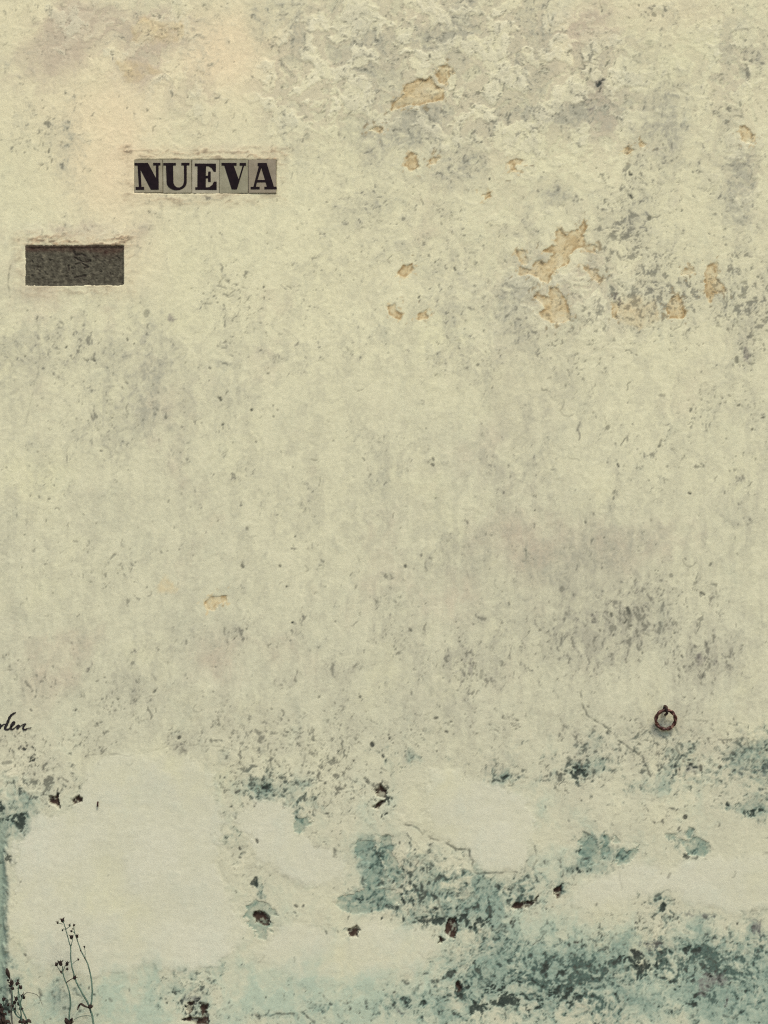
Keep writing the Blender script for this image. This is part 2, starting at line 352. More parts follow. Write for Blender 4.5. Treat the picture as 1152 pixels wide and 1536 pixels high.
# specks: pits, crescents and short squiggles, stamped one by one
spk = np.zeros(U.shape, F); spk_l = np.zeros(U.shape, F)
def stamp(P, w, a, tgt):
    P = np.array(P, F); pad = w + 2
    i0 = int((P[:, 0].min() - pad + 24) / STEP) + iu0; i1 = int((P[:, 0].max() + pad + 24) / STEP) + iu0 + 2
    j0 = int((P[:, 1].min() - pad + 24) / STEP) + iv0; j1 = int((P[:, 1].max() + pad + 24) / STEP) + iv0 + 2
    i0 = max(i0, 0); j0 = max(j0, 0)
    x = UA[None, i0:i1]; y = VA[j0:j1, None]
    if x.size == 0 or y.size == 0: return
    d2 = np.full((y.shape[0], x.shape[1]), 1e9, F)
    for a_, b_ in zip(P[:-1], P[1:]):
        e = b_ - a_; L = max(float(e @ e), 1e-6)
        t = np.clip(((x - a_[0]) * e[0] + (y - a_[1]) * e[1]) / L, 0, 1)
        d2 = np.minimum(d2, (x - a_[0] - t * e[0]) ** 2 + (y - a_[1] - t * e[1]) ** 2)
    m = a * (1 - sst(w - .6, w + .8, np.sqrt(d2)))
    tgt[j0:j1, i0:i1] = np.maximum(tgt[j0:j1, i0:i1], m)
def density_at(D, x, y):
    i = min(max(int((x + 24) / STEP) + iu0, 0), NU - 1); j = min(max(int((y + 24) / STEP) + iv0, 0), NV - 1)
    return D[j, i]
up_rs = sst(330, 560, U) * (1 - sst(420, 620, V))
n_sp = np.clip(n_rag * 1.1 + .25, 0, 1.2)
Dsp = (np.minimum(D_speck, 1.1) * (.08 + 1.25 * n_sp * sst(-.25, .35, n_cloud + .15)) + .035 + .05 * up_rs) * ang
made = 0
for _ in range(52000):
    x, y = rng.uniform(-20, PW + 20), rng.uniform(-20, PH + 20)
    p = density_at(Dsp, x, y)
    if rng.random() > p * .42: continue
    made += 1
    kind = rng.random(); up = y < 1060
    a = rng.uniform(.15, .85) ** 1.3 * (.85 if up else 1.0); sz = rng.lognormal(-.12, .5)
    if kind < .68:                                      # pit
        L = 1.4 * sz; th = rng.normal(math.pi / 2, .8)
        stamp([(x, y), (x + L * math.cos(th), y + L * math.sin(th))], .5 + .55 * sz * rng.random(), a * 1.2, spk)
    elif kind < .84:                                    # crescent along a flake's edge
        r = rng.uniform(2., 4.5) * sz; t0 = rng.uniform(0, 6.28); sp = rng.uniform(.7, 2.6)
        stamp([(x + r * math.cos(t0 + sp * q / 5) * .8, y + r * math.sin(t0 + sp * q / 5)) for q in range(6)], rng.uniform(.3, .75), a, spk)
    else:                                               # squiggle
        th = rng.normal(math.pi / 2, .7); q = [(x, y)]
        for _k in range(rng.integers(2, 6)):
            th += rng.normal(0, .8); q.append((q[-1][0] + 2.6 * sz * math.cos(th), q[-1][1] + 2.6 * sz * math.sin(th)))
        stamp(q, rng.uniform(.35, .9), a, spk)
for (x, y, r, a) in [(911,642,3.2,.55),(716,548,2.2,.6),(145,1085,1.5,.7),(268,1107,2.4,.9),(558,1116,3.2,1),(438,934,1.6,1),(616,946,1.6,.8),(420,849,1.8,.8),(430,880,1.6,.8),(363,848,2.4,.7),(540,1046,1.8,.8),(330,597,2.2,.8),(142,541,1.8,.8),(335,636,1.5,.8),(377,615,1.9,.9),
                     (899,124,3,.5),(904,119,2,.5),(896,128,2,.5),(928,700,1.6,.8),(1036,740,1.5,.9),(608,850,2.2,.8),(975,326,3,.7),(980,22,3,.5),(945,262,2,.9),(946,293,2,.9),(478,1046,1.5,.6),(584,1107,1.8,.9),(574,1133,1.8,.9),(671,1098,1.7,.8),(530,1142,1.4,.8),(385,1260,2,.8),(360,1274,1.8,.9),(445,1360,2,.8),(455,1358,1.6,.8),
                     (1100,1130,3,.7),(1080,1150,2.6,.8),(1155,1180,3,.7),(1028,1225,3.4,.9),(895,1356,1.4,.6),(650,690,2,.6),(648,697,2,.7),(990,668,1.8,.7),(992,660,1.6,.5),(220,468,4,.4),(1137,415,2,.6)]:
    stamp([(x, y), (x + rng.normal(0, 1.5), y + rng.normal(0, 2))], r, a, spk)
for (x, y, n) in [(899,124,14),(700,1000,26),(705,1015,20),(1050,985,16),(1060,995,12),(872,1160,22),(1035,1150,26),(360,940,16),(965,1445,26),(160,1060,26),(30,1130,30),(1122,530,22),(1128,620,18),(1051,615,10),(690,955,10),(945,920,16),(925,920,12),(1140,1150,22),(400,1190,16),(640,1385,18),(720,1385,14),(80,720,10),(400,430,10),(318,440,8)]:
    for _ in range(n):
        xx, yy = x + rng.normal(0, 10), y + rng.normal(0, 12)
        k_ = rng.lognormal(-.2, .6)
        stamp([(xx, yy), (xx + rng.normal(0, .9) * k_, yy + rng.normal(0, 1.3) * k_)], .4 + .9 * k_ * rng.random(), rng.uniform(.2, .9), spk)

# paint layers lifting off in plates: terraces in the relief
cu_ = U + wu * 1.2; cv_ = V + wv * 1.2
mid_z = sst(520, 680, V) * (1 - sst(1000, 1120, V))            # rain-washed middle of the wall: marks run downwards
n_chip = fbm(cu_ / 21, cv_ / 21, 4, 90, .78) * (1 - mid_z) + fbm(cu_ / 14, cv_ / 34, 4, 95, .78) * mid_z
n_chip2 = fbm((U + wu * .7) / 11, (V + wv * .7) / 12, 3, 105, .8) * (1 - mid_z) + fbm((U + wu * .7) / 10, (V + wv * .7) / 20, 3, 108, .8) * mid_z
tl = n_fl * 3.0 + n_chip * .35
fl_i = np.floor(tl); fl_f = tl - fl_i
lev = np.mod(fl_i, 3)
in_plate = sst(.03, .12, fl_f) * (1 - sst(.94, 1.0, fl_f))
terr = fl_i + sst(.0, .10, fl_f)
flk = np.clip(D_flake * 1.25 + .10 + .2 * n_big + .22 * up_rs, 0, 1) * ang
seg = sst(.0, .3, n_chip2 + .15 * n_rag)                           # lines break up into short strokes
seg2 = sst(.05, .3, gn(U / 17, V / 15, 111) + gn(U / 6, V / 6, 112) * .5)
def rim(x, w):                                                     # thin line just outside a level set
    return (1 - sst(0, w, np.abs(x)))
edge_f = rim(fl_f - .06, .13) * flk * seg

up_r = sst(330, 560, U + n_big * 120) * (1 - sst(420, 620, V + n_big * 60))          # the most worn quarter
n_patch = fbm((U + wu) / 55, (V + wv) / 80, 4, 150, .65)
mid_l = .7 * np.exp(-((V - 1045) / 75) ** 2) + 1.7 * np.exp(-((U - 190) / 210) ** 2 - ((V - 600) / 170) ** 2) + .8 * np.exp(-((U - 820) / 300) ** 2 - ((V - 900) / 180) ** 2)
g = D_grey * .95 + up_r * .20 + mid_l * .14 + n_cloud * .62 + n_chip * .40 + n_chip2 * .18 + n_str * .05 + n_patch * .16 - .35
grey = (sst(-.12, .02, g) * .34 + sst(.06, .16, g) * .33 + sst(.24, .34, g) * .33) * (.55 + .45 * sst(-.3, .4, n_chip2)) * keep
grey2 = sst(.42, .56, g + n_chip2 * .2) * keep
g_rim = rim(g - .0, .035) * seg * seg2 * keep
plate = np.where(lev == 1, .75, np.where(lev == 2, .2, 0)) * in_plate * np.clip(flk * 1.25 - .1, 0, 1)
pl_pink = np.where(lev == 2, .5, 0) * in_plate * np.clip(flk * 1.25 - .1, 0, 1)
lite = np.where(lev == 0, .5, 0) * in_plate * flk + sst(.0, .06, n_chip * .6 + n_fl * .8 - .42 + flk * .25) * np.clip(flk * 1.2, 0, 1) * (1 - mid_z * .7)
lite = np.maximum(lite, sst(.30, .42, n_chip * .7 + n_chip2 * .3) * (.25 + .5 * low) * keep)
n_soft = fbm(U / 120, V / 150, 4, 130, .6)
pink = np.clip(sst(.0, .75, D_pink + n_soft * .5 + n_chip * .22 - .10), 0, 1) * (1 - .5 * rep) * (1 - low * .6)
warm = np.clip(D_warm + .15 * n_big, 0, 1)
yell = np.clip(sst(.05, .9, D_yell * .8 - n_soft * .45 + n_big * .2 + .1), 0, 1)
old = sst(735, 741, U + n_rag * 4) * (1 - sst(780, 900, U)) * sst(430, 500, V + n_cloud * 60) * (1 - sst(640, 720, V + n_cloud * 40))
old = old + sst(784, 792, V + n_rag * 5) * (1 - sst(800, 930, V + n_cloud * 60)) * sst(690, 704, U + n_rag * 6) * (1 - sst(900, 1010, U + n_cloud * 60))
pink = np.clip(pink + old * .10 + pl_pink * (1 - low), 0, 1)
streak = sst(.05, .5, n_str + n_big * .3) * sst(250, 650, V) * (1 - low) * keep

damp = sst(1380, 1480, V) * sst(560, 760, U + n_big * 80)
D_algae_shade = np.minimum(D_algae_shade, .95) + damp * .26
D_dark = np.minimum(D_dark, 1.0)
D_algae_shade = D_algae_shade + .16 * np.exp(-((V - 1155) / 45) ** 2) * sst(560, 900, U)
m3g = gn(U / 4.5, V / 5.5, 171)
a_ = D_algae_shade * .74 + n_fl * .22 + n_chip * .46 + n_chip2 * .36 + n_cloud * .28 + rec * .12 - .44
keep2 = 1 - .85 * rep * (1 - sst(.5, .8, D_algae_shade))
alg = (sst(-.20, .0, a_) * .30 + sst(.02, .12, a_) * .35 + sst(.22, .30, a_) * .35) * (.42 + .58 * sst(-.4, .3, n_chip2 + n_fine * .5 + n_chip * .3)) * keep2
smoky = sst(-.05, .38, D_algae_shade * .62 + n_patch * .55 + n_cloud * .35 + n_chip * .22 - .30) * sst(.06, .3, D_algae_shade) * keep2
alg = np.clip(np.maximum(alg, smoky * (.55 + .35 * sst(-.3, .4, n_chip2 + m3g))) , 0, 1) * sst(.02, .14, D_algae_shade)
alg2 = sst(.33, .48, a_ + n_fine * .25) * keep2
a_rim = (rim(a_ + .06, .05) * .6 + rim(a_ - .16, .05) + rim(a_ - .36, .06)) * seg * sst(.05, .25, D_algae_shade) * keep2
dd = D_dark * .70 + n_chip * .60 + n_chip2 * .55 + damp * .06 - .42
alg3 = sst(.0, .10, dd) * keep2 * sst(.05, .25, D_dark + damp * .2)
trw = fbm((U + wu) / 60, (V + wv) / 13, 4, 180, .6)               # trowel passes
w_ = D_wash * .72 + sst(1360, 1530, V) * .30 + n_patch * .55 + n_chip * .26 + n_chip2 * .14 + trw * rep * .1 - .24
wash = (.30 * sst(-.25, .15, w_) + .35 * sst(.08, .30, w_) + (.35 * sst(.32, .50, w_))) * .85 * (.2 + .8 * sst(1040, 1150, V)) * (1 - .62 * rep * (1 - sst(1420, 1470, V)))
wash = np.maximum(wash, .8 * (1 - sst(2, 16, U + n_rag * 8)) * sst(1180, 1260, V))
edge_l = (1 - sst(-2, 14, U + n_rag * 6)) * sst(1190, 1300, V) * (U > -400)
# fine rain-run mottling over the whole old limewash
m1 = fbm((U + wu * .9) / 14, (V + wv * .9) / 25, 4, 160, .75)
m2 = fbm((U + wu) / 38, (V + wv) / 85, 4, 165, .7)
m3 = fbm(U / 4.2, V / 5.2, 2, 170, .7)
zone = (.55 + .45 * sst(250, 480, V)) * (1 - .35 * sst(1130, 1200, V)) * (1 - .75 * np.clip(D_warm, 0, 1))
mot = (.34 * sst(-.10, .22, m1 + m2 * .7 + .06) + .26 * sst(.02, .30, m1 * .6 + m2 + n_cloud * .4) + .26 * sst(.18, .42, m1 + m2 * .5 + m3 * .3) + .22 * sst(-.2, .5, m3)) * zone * keep
drip = sst(.0, .35, n_str * 1.2 + m1 * .35) * np.exp(-((V - 930) / 170) ** 2) * (.35 + .65 * sst(480, 760, U)) * keep
mot = mot + drip * .42
sq_n = gn((U + wu * .8) / 8, (V + wv * .8) / (11), 190) + .55 * gn((U + wu * .5) / 3.6, (V + wv * .5) / 4.6, 191)
sq = rim(sq_n, .085) * sst(-.05, .25, gn(U / 12, V / 15, 192) + .3 * m3) * sst(.08, .42, m2 * .5 + n_cloud * .45 + np.minimum(D_speck, 1) * .42 + D_grey * .25 + up_rs * .1) * keep
pale = sst(.16, .4, -m1 * .7 - m2 * .6 + m3 * .25) * zone * keep
pur = sst(.0, .5, np.minimum(D_pur, .9) * .9 + n_chip * .55 + n_chip2 * .4 - .40) * (1 - .5 * rep)
# flecks of grime caught in the texture, dense where the photograph is speckled
fleck = sst(.0, .13, n_chip2 * .9 + n_chip * .35 + n_cloud * .3 + np.minimum(D_speck, .9) * .40 + up_rs * .10 - .60) * keep
# network of hair cracks in the damp band
hair = rim(fbm((U + wu) / 30, (V + wv) / 26, 3, 70), .05) * sst(.25, .6, D_speck + n_cloud * .3) * sst(1040, 1110, V) * keep * seg2

# surrounds of the two set-in pieces
def rect_d(u0, v0, u1, v1, x=None, y=None):
    x = U if x is None else x; y = V if y is None else y
    return np.maximum(np.maximum(u0 - x, x - u1), np.maximum(v0 - y, y - v1))
uw, vw = U + n_rag * 2.2 + n_fine * .8, V + n_rag * 1.6 + n_fine * .8
SIGN = (202.3, 240.2, 413.8, 289.4); PLQ = (39.2, 369.3, 185.3, 427.2)
d_s = rect_d(*SIGN, U + n_rag * .5, V + n_rag * .5 + n_fine * .35); d_p = rect_d(*PLQ, U + n_rag * .6, V + n_rag * .5 + n_fine * .4)
uw2, vw2 = U + n_rag * 9 + n_chip * 5, V + n_rag * 6 + n_chip * 3
def side_w(r):
    return np.where(V < r[1] - 1, 1.0, np.where(V > r[3] + 1, .5, .38)) * (.55 + .45 * sst(-.4, .3, n_cloud + n_rag * .5))
collar = np.maximum((1 - sst(8, 26, rect_d(*SIGN, uw2, vw2))) * sst(-1, 1, d_s) * side_w(SIGN), (1 - sst(8, 28, rect_d(*PLQ, uw2, vw2))) * sst(-1, 1, d_p) * side_w(PLQ))
trowel = fbm((U + wu) / 30, (V + wv * .6) / 6.5, 4, 80, .65)
tro = collar * sst(-.05, .35, trowel) * (np.maximum(sst(-20, -2, SIGN[1] - V) * (U > 190) * 0 + 1, 0))

# relief in metres, towards the street
H = n_big * .006 + n_cloud * .0016 * (1 - .5 * rep) + n_chip * .0009 * (1 - .85 * rep) + n_fine * .0004 * (1 - .6 * rep) + m3 * .00035 * (1 - .6 * rep) + trw * rep * .0004 + n_patch * rep * .0012
H += terr * .0009 * flk
H += rep * .0016
H -= alg * .0016 + alg2 * .0014 + alg3 * .002 + fleck * .0008
H += lite * .0008
H -= rec * .0026
H -= och * .0030
H -= hol * (.012 + .006 * n_fine)
H -= sq * .0006
H -= spk * .0016 + crk * .0012 + hair * .0008
H += collar * (.002 + .0024 * trowel)
d_in = np.maximum(1 - sst(-1.2, .6, d_s), 0); d_in2 = np.maximum(1 - sst(-1.2, .6, d_p), 0)
H = H * (1 - np.maximum(d_in, d_in2)) - d_in * .020 - d_in2 * .030
H -= edge_l * .03

clip1 = lambda x: np.clip(x, 0, 1).astype(F)
not_in = 1 - clip1(hol)
M = {}
chips = sst(.10, .22, n_chip2 * .75 + n_chip * .35 + och_d * .028 + .02) * (och_d > -18) * (1 - och)
och_all = np.maximum(och * (.72 + .6 * n_rag + .35 * n_chip2), chips * .7)
rep_rim = rim(rep - .35, .30) * seg * sst(-.1, .3, n_rag + n_cloud) 
M['tone'] = [clip1(warm * (1 - sst(300, 700, V))), clip1(pink * .85), clip1(sst(150, 1250, V + n_big * 160)), clip1(yell)]  # warm upper left and downward dimming: vignette and grading painted into the colour
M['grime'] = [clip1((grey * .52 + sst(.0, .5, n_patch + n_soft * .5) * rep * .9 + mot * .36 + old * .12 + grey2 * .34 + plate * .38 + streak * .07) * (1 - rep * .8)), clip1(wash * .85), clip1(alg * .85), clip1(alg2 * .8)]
M['bare'] = [clip1(np.maximum(och_all, och_f * (.42 + .5 * n_chip))), clip1(hol * (.45 + .55 * sst(-.45, .0, n_chip2 + n_fine * .7))), clip1(np.maximum(rec * .85 * (.75 + .6 * n_chip + .4 * n_fine), edge_l * .7)), clip1(pur * .7)]
M['dark'] = [clip1(np.maximum.reduce([alg3 * .85, crk * .68, hair * .65, a_rim * .7])),
             clip1(np.maximum.reduce([spk * not_in, edge_f * .62, g_rim * .45, fleck * (.50 + .22 * low), rep_rim * .35, sq * (.42 + .25 * low), collar * sst(.12, .34, trowel * .8 + n_chip2 * .35) * .62])), clip1(tro * .75 + collar * .3), clip1(och * (1 - sst(0, 6, och_d)) * sst(-.35, .3, n_fine + n_rag * .6) + och * .35 * sst(.05, .5, n_rag))]
rep_tone = rep * (.50 + .6 * n_soft + .35 * n_patch + .10 * trw) 
M['lite'] = [clip1((lite * .5 + pale * .16) * not_in * (1 - och)), clip1(rep_tone), clip1(0 * lite), clip1(0 * lite)]
#FIELDS_END

# ------------------------------------------------------------------ wall material: pigment layers mixed by the weathering and vignette masks
ALB = (1.0, 1.025, 1.075)
LAYERS = [  # (mask attribute, channel, colour as seen)
 ('tone', 0, (225, 207, 166)), ('tone', 2, (194, 191, 160)), ('tone', 3, (212, 207, 165)), ('tone', 1, (187, 172, 145)),
 ('grime', 0, (169, 165, 140)), ('lite', 0, (217, 210, 175)), ('lite', 1, (201, 198, 171)), ('grime', 1, (161, 178, 154)), ('dark', 2, (190, 166, 130)), ('bare', 0, (202, 182, 135)), ('dark', 3, (156, 132, 90)),
 ('bare', 2, (128, 145, 124)), ('grime', 2, (112, 134, 118)), ('grime', 3, (62, 80, 71)), ('bare', 3, (118, 110, 103)),
 ('dark', 1, (76, 77, 66)), ('dark', 0, (50, 56, 49)), ('bare', 1, (64, 50, 41)),
]
BASE = (213, 207, 167)

def new_mat(name, rough=.9, spec=.25):
    m = bpy.data.materials.new(name)
    m.use_nodes = True
    b = m.node_tree.nodes['Principled BSDF']
    b.inputs['Roughness'].default_value = rough
    b.inputs['Specular IOR Level'].default_value = spec
    return m, m.node_tree.nodes, m.node_tree.links, b

def noise_node(n, l, vec, scale, detail=4, rough=.6, dist=0.0):
    t = n.new('ShaderNodeTexNoise')
    t.inputs['Scale'].default_value = scale
    t.inputs['Detail'].default_value = detail
    t.inputs['Roughness'].default_value = rough
    t.inputs['Distortion'].default_value = dist
    l.new(vec, t.inputs['Vector'])
    return t.outputs['Fac']
def math_node(n, l, op, a, b):
    t = n.new('ShaderNodeMath'); t.operation = op
    for i, x in enumerate((a, b)):
        if isinstance(x, (int, float)): t.inputs[i].default_value = x
        else: l.new(x, t.inputs[i])
    return t.outputs[0]
def ramp_node(n, l, fac, stops):
    r = n.new('ShaderNodeValToRGB')
    e = r.color_ramp.elements
    while len(e) < len(stops): e.new(.5)
    for k, (p, c) in enumerate(stops):
        e[k].position = p; e[k].color = c
    l.new(fac, r.inputs[0])
    return r.outputs[0]
def mix_node(n, l, fac, a, b, mode='MIX'):
    t = n.new('ShaderNodeMix'); t.data_type = 'RGBA'; t.blend_type = mode
    for sock, x in ((t.inputs['Factor'], fac), (t.inputs['A'], a), (t.inputs['B'], b)):
        if isinstance(x, (int, float, tuple)): sock.default_value = x
        else: l.new(x, sock)
    return t.outputs['Result']
def bump_node(n, l, height, dist, strength=1.0, chain=None):
    b = n.new('ShaderNodeBump')
    b.inputs['Distance'].default_value = dist
    b.inputs['Strength'].default_value = strength
    l.new(height, b.inputs['Height'])
    if chain: l.new(chain, b.inputs['Normal'])
    return b.outputs[0]
def albedo(c):
    r = lin(*c)
    return (min(r[0] * ALB[0], .85), min(r[1] * ALB[1], .85), min(r[2] * ALB[2], .85), 1.0)

def wall_material():
    m, n, l, b = new_mat('weathered_limewash', .95, .15)
    tc = n.new('ShaderNodeTexCoord').outputs['Object']
    chan = {}
    for a in ('tone', 'grime', 'bare', 'dark', 'lite'):
        at = n.new('ShaderNodeAttribute'); at.attribute_name = a
        sp = n.new('ShaderNodeSeparateColor')
        l.new(at.outputs['Color'], sp.inputs[0])
        chan[a] = [sp.outputs[0], sp.outputs[1], sp.outputs[2], at.outputs['Alpha']]
    g1 = noise_node(n, l, tc, 170, 4, .7)
    g2 = noise_node(n, l, tc, 38, 4, .65)
    jit = math_node(n, l, 'ADD', math_node(n, l, 'MULTIPLY', g1, .9), .55)    # grain breaks up every layer's edge
    col = albedo(BASE)
    for a, c, rgb in LAYERS:
        f = chan[a][c]
        if a != 'tone' and (a, c) not in (('bare', 0), ('bare', 1)):
            f = math_node(n, l, 'MULTIPLY', f, jit)
        mx = mix_node(n, l, f, col, albedo(rgb))
        col = mx
    grain = math_node(n, l, 'ADD', math_node(n, l, 'MULTIPLY', g1, .34), .83)
    mott = math_node(n, l, 'ADD', math_node(n, l, 'MULTIPLY', g2, .24), .88)
    v = math_node(n, l, 'MULTIPLY', grain, mott)
    cmb = n.new('ShaderNodeCombineColor')
    for i in range(3): l.new(v, cmb.inputs[i])
    col = mix_node(n, l, 1.0, col, cmb.outputs[0], 'MULTIPLY')
    l.new(col, b.inputs['Base Color'])
    bp = bump_node(n, l, g1, .0012, .7)
    l.new(bp, b.inputs['Normal'])
    return m

WALL_MAT = wall_material()

# ------------------------------------------------------------------ the wall: one relief sheet, cut into the plaster and its bare, fallen and repaired patches
X = ((U - PW / 2) * S).astype(F)
Zw = (Z0 + (PH - V) * S).astype(F)
Yw = (-H).astype(F)
Yw[0, :] = .09; Yw[-1, :] = .0; Yw[:, 0] = .09; Yw[:, -1] = .09
CO = np.stack([X, Yw, Zw], -1).reshape(-1, 3)
ATTR = {k: np.stack(v, -1).reshape(-1, 4).astype(F) for k, v in M.items()}
part = np.zeros(U.shape, np.int32)
part = np.where(rep_id > 0, 400 + rep_id, part)
part = np.where(rec_id > 0, 300 + rec_id, part)
part = np.where(och_id > 0, 100 + och_id, part)
part = np.where(hol_id > 0, 200 + hol_id, part)
fpart = part[:-1, :-1].ravel()
ii = np.arange(NU * NV).reshape(NV, NU)
QUADS = np.stack([ii[1:, :-1], ii[1:, 1:], ii[:-1, 1:], ii[:-1, :-1]], -1).reshape(-1, 4)

def sheet(name, sel, parent=None):
    q = QUADS[sel]
    idx, inv = np.unique(q, return_inverse=True)
    inv = inv.reshape(-1).astype(np.int32)
    me = bpy.data.meshes.new(name)
    me.vertices.add(len(idx)); me.vertices.foreach_set('co', CO[idx].ravel())
    me.loops.add(len(inv)); me.loops.foreach_set('vertex_index', inv)
    nf = len(q)
    me.polygons.add(nf)
    me.polygons.foreach_set('loop_start', np.arange(0, nf * 4, 4, dtype=np.int32))
    me.update(calc_edges=True)
    me.polygons.foreach_set('use_smooth', np.ones(nf, bool))
    for k, v in ATTR.items():
        a = me.attributes.new(k, 'FLOAT_COLOR', 'POINT')
        a.data.foreach_set('color', np.ascontiguousarray(v[idx]).ravel())
    me.materials.append(WALL_MAT)
    o = bpy.data.objects.new(name, me)
    C.objects.link(o)
    if parent: o.parent = parent
    return o

wall = sheet('plaster_wall', fpart == 0)
wall['label'] = 'weathered cream limewashed plaster wall, flaking above and stained green with damp below'
wall['category'] = 'wall'
wall['kind'] = 'thing'
PART_NAMES = {1: 'bare_plaster_patch', 2: 'broken_hollow', 3: 'fallen_render_patch', 4: 'repair_patch'}
PART_LABELS = {1: 'ochre bare plaster where the limewash has flaked off', 2: 'dark brown hollow where the plaster has broken away',
               3: 'grey green undercoat where render has fallen off', 4: 'smooth clean patch of newer plaster repair'}
for pid in np.unique(fpart):
    if pid == 0: continue
    o = sheet(PART_NAMES[pid // 100], fpart == pid, wall)
    o['label'] = PART_LABELS[pid // 100]

def box_mesh(name, lo, hi, mat, parent=None, bevel=0.0):
    bm = bmesh.new()
    bmesh.ops.create_cube(bm, size=1)
    for v in bm.verts:
        v.co = Vector([lo[i] + (v.co[i] + .5) * (hi[i] - lo[i]) for i in range(3)])
    if bevel: bmesh.ops.bevel(bm, geom=bm.edges[:], offset=bevel, segments=2, affect='EDGES')
    me = bpy.data.meshes.new(name); bm.to_mesh(me); bm.free()
    me.materials.append(mat)
    o = bpy.data.objects.new(name, me); C.objects.link(o)
    if parent: o.parent = parent
    return o

core_mat, n, l, b = new_mat('rubble_core', .95, .1)
tc = n.new('ShaderNodeTexCoord').outputs['Object']
l.new(ramp_node(n, l, noise_node(n, l, tc, 14, 6), [(.3, lin(150, 146, 124)), (.7, lin(190, 184, 156))]), b.inputs['Base Color'])
box_mesh('masonry_core', (float(X[0, 0]) + .004, .075, -.2), (float(X[0, -1]) - .004, .50, float(Zw[0, 0]) - .004), core_mat, wall)

# ground: stone-paved street running to the horizon
gm, n, l, b = new_mat('street_paving', .9, .2)
tc = n.new('ShaderNodeTexCoord').outputs['Object']
vor = n.new('ShaderNodeTexVoronoi'); vor.inputs['Scale'].default_value = 7; vor.feature = 'DISTANCE_TO_EDGE'; l.new(tc, vor.inputs['Vector'])
gc = ramp_node(n, l, noise_node(n, l, tc, 5, 6), [(.3, lin(118, 112, 100)), (.7, lin(152, 146, 130))])
gj = ramp_node(n, l, vor.outputs['Distance'], [(.02, (.25, .25, .24, 1)), (.09, (1, 1, 1, 1))])
l.new(mix_node(n, l, 1.0, gc, gj, 'MULTIPLY'), b.inputs['Base Color'])
l.new(bump_node(n, l, vor.outputs['Distance'], .02), b.inputs['Normal'])
ground = mesh_obj('street_ground', [(-900, -900, 0), (900, -900, 0), (900, 900, 0), (-900, 900, 0)], [(0, 1, 2, 3)], gm)
ground['kind'] = 'structure'

# ------------------------------------------------------------------ geometry helpers for the objects
def at(px, py, y):
    """the point at depth y seen at a photograph pixel"""
    x, z = wall_xz(px, py)
    t = (y - CAM.y) / (-CAM.y)
    return Vector((CAM.x + (x - CAM.x) * t, y, CAM.z + (z - CAM.z) * t))

def wall_y(px, py):
    i = min(max(int(round((px + 24) / STEP)) + iu0, 0), NU - 1)
    j = min(max(int(round((py + 24) / STEP)) + iv0, 0), NV - 1)
    return float(Yw[j, i])

def spline(P, n=6):
    P = [Vector(p) for p in P]
    Q = [P[0] * 2 - P[1]] + P + [P[-1] * 2 - P[-2]]
    out = []
    for k in range(1, len(Q) - 2):
        a, b, c, d = Q[k - 1:k + 3]
        for i in range(n):
            t = i / n
            out.append(.5 * ((2 * b) + (c - a) * t + (2 * a - 5 * b + 4 * c - d) * t * t + (3 * b - a - 3 * c + d) * t ** 3))
    return out + [P[-1]]

def tube(name, path, radii, mat, parent, sides=7, flat=1.0, twist=None):
    """tapered tube along a path; flat < 1 squashes the section into a blade"""
    path = [Vector(p) for p in path]
    V_, Fc = [], []
    up = Vector((0, -1, 0.12))
    for k, p in enumerate(path):
        t = (path[min(k + 1, len(path) - 1)] - path[max(k - 1, 0)]).normalized()
        side = t.cross(up)
        side = side.normalized() if side.length > 1e-4 else Vector((1, 0, 0))
        nor = side.cross(t).normalized()
        if twist:
            side, nor = side * math.cos(twist * k) + nor * math.sin(twist * k), nor * math.cos(twist * k) - side * math.sin(twist * k)
        r = radii[k] if hasattr(radii, '__len__') else radii
        for s in range(sides):
            a = 2 * math.pi * s / sides
            V_.append(p + side * math.cos(a) * r + nor * math.sin(a) * r * flat)
    m = len(path)
    for k in range(m - 1):
        for s in range(sides):
            s2 = (s + 1) % sides
            Fc.append((k * sides + s, k * sides + s2, (k + 1) * sides + s2, (k + 1) * sides + s))
    Fc.append(tuple(range(sides))[::-1]); Fc.append(tuple(range((m - 1) * sides, m * sides)))
    return mesh_obj(name, V_, Fc, mat, parent, True)

def place(o, parent):
    """parent o to an Empty without moving it"""
    o.parent = parent
    o.matrix_parent_inverse = Matrix.Translation(parent.location).inverted()
    return o

def simple_mat(name, c0, c1, scale, rough=.85, spec=.25, bump=.0, metal=0.0, c2=None):
    m, n, l, b = new_mat(name, rough, spec)
    tc = n.new('ShaderNodeTexCoord').outputs['Object']
    f = noise_node(n, l, tc, scale, 5, .65)
    stops = [(.35, c0), (.65, c1)] if c2 is None else [(.32, c0), (.55, c1), (.72, c2)]
    l.new(ramp_node(n, l, f, stops), b.inputs['Base Color'])
    b.inputs['Metallic'].default_value = metal
    if bump: l.new(bump_node(n, l, noise_node(n, l, tc, scale * 2.2, 5, .7), bump), b.inputs['Normal'])
    return m

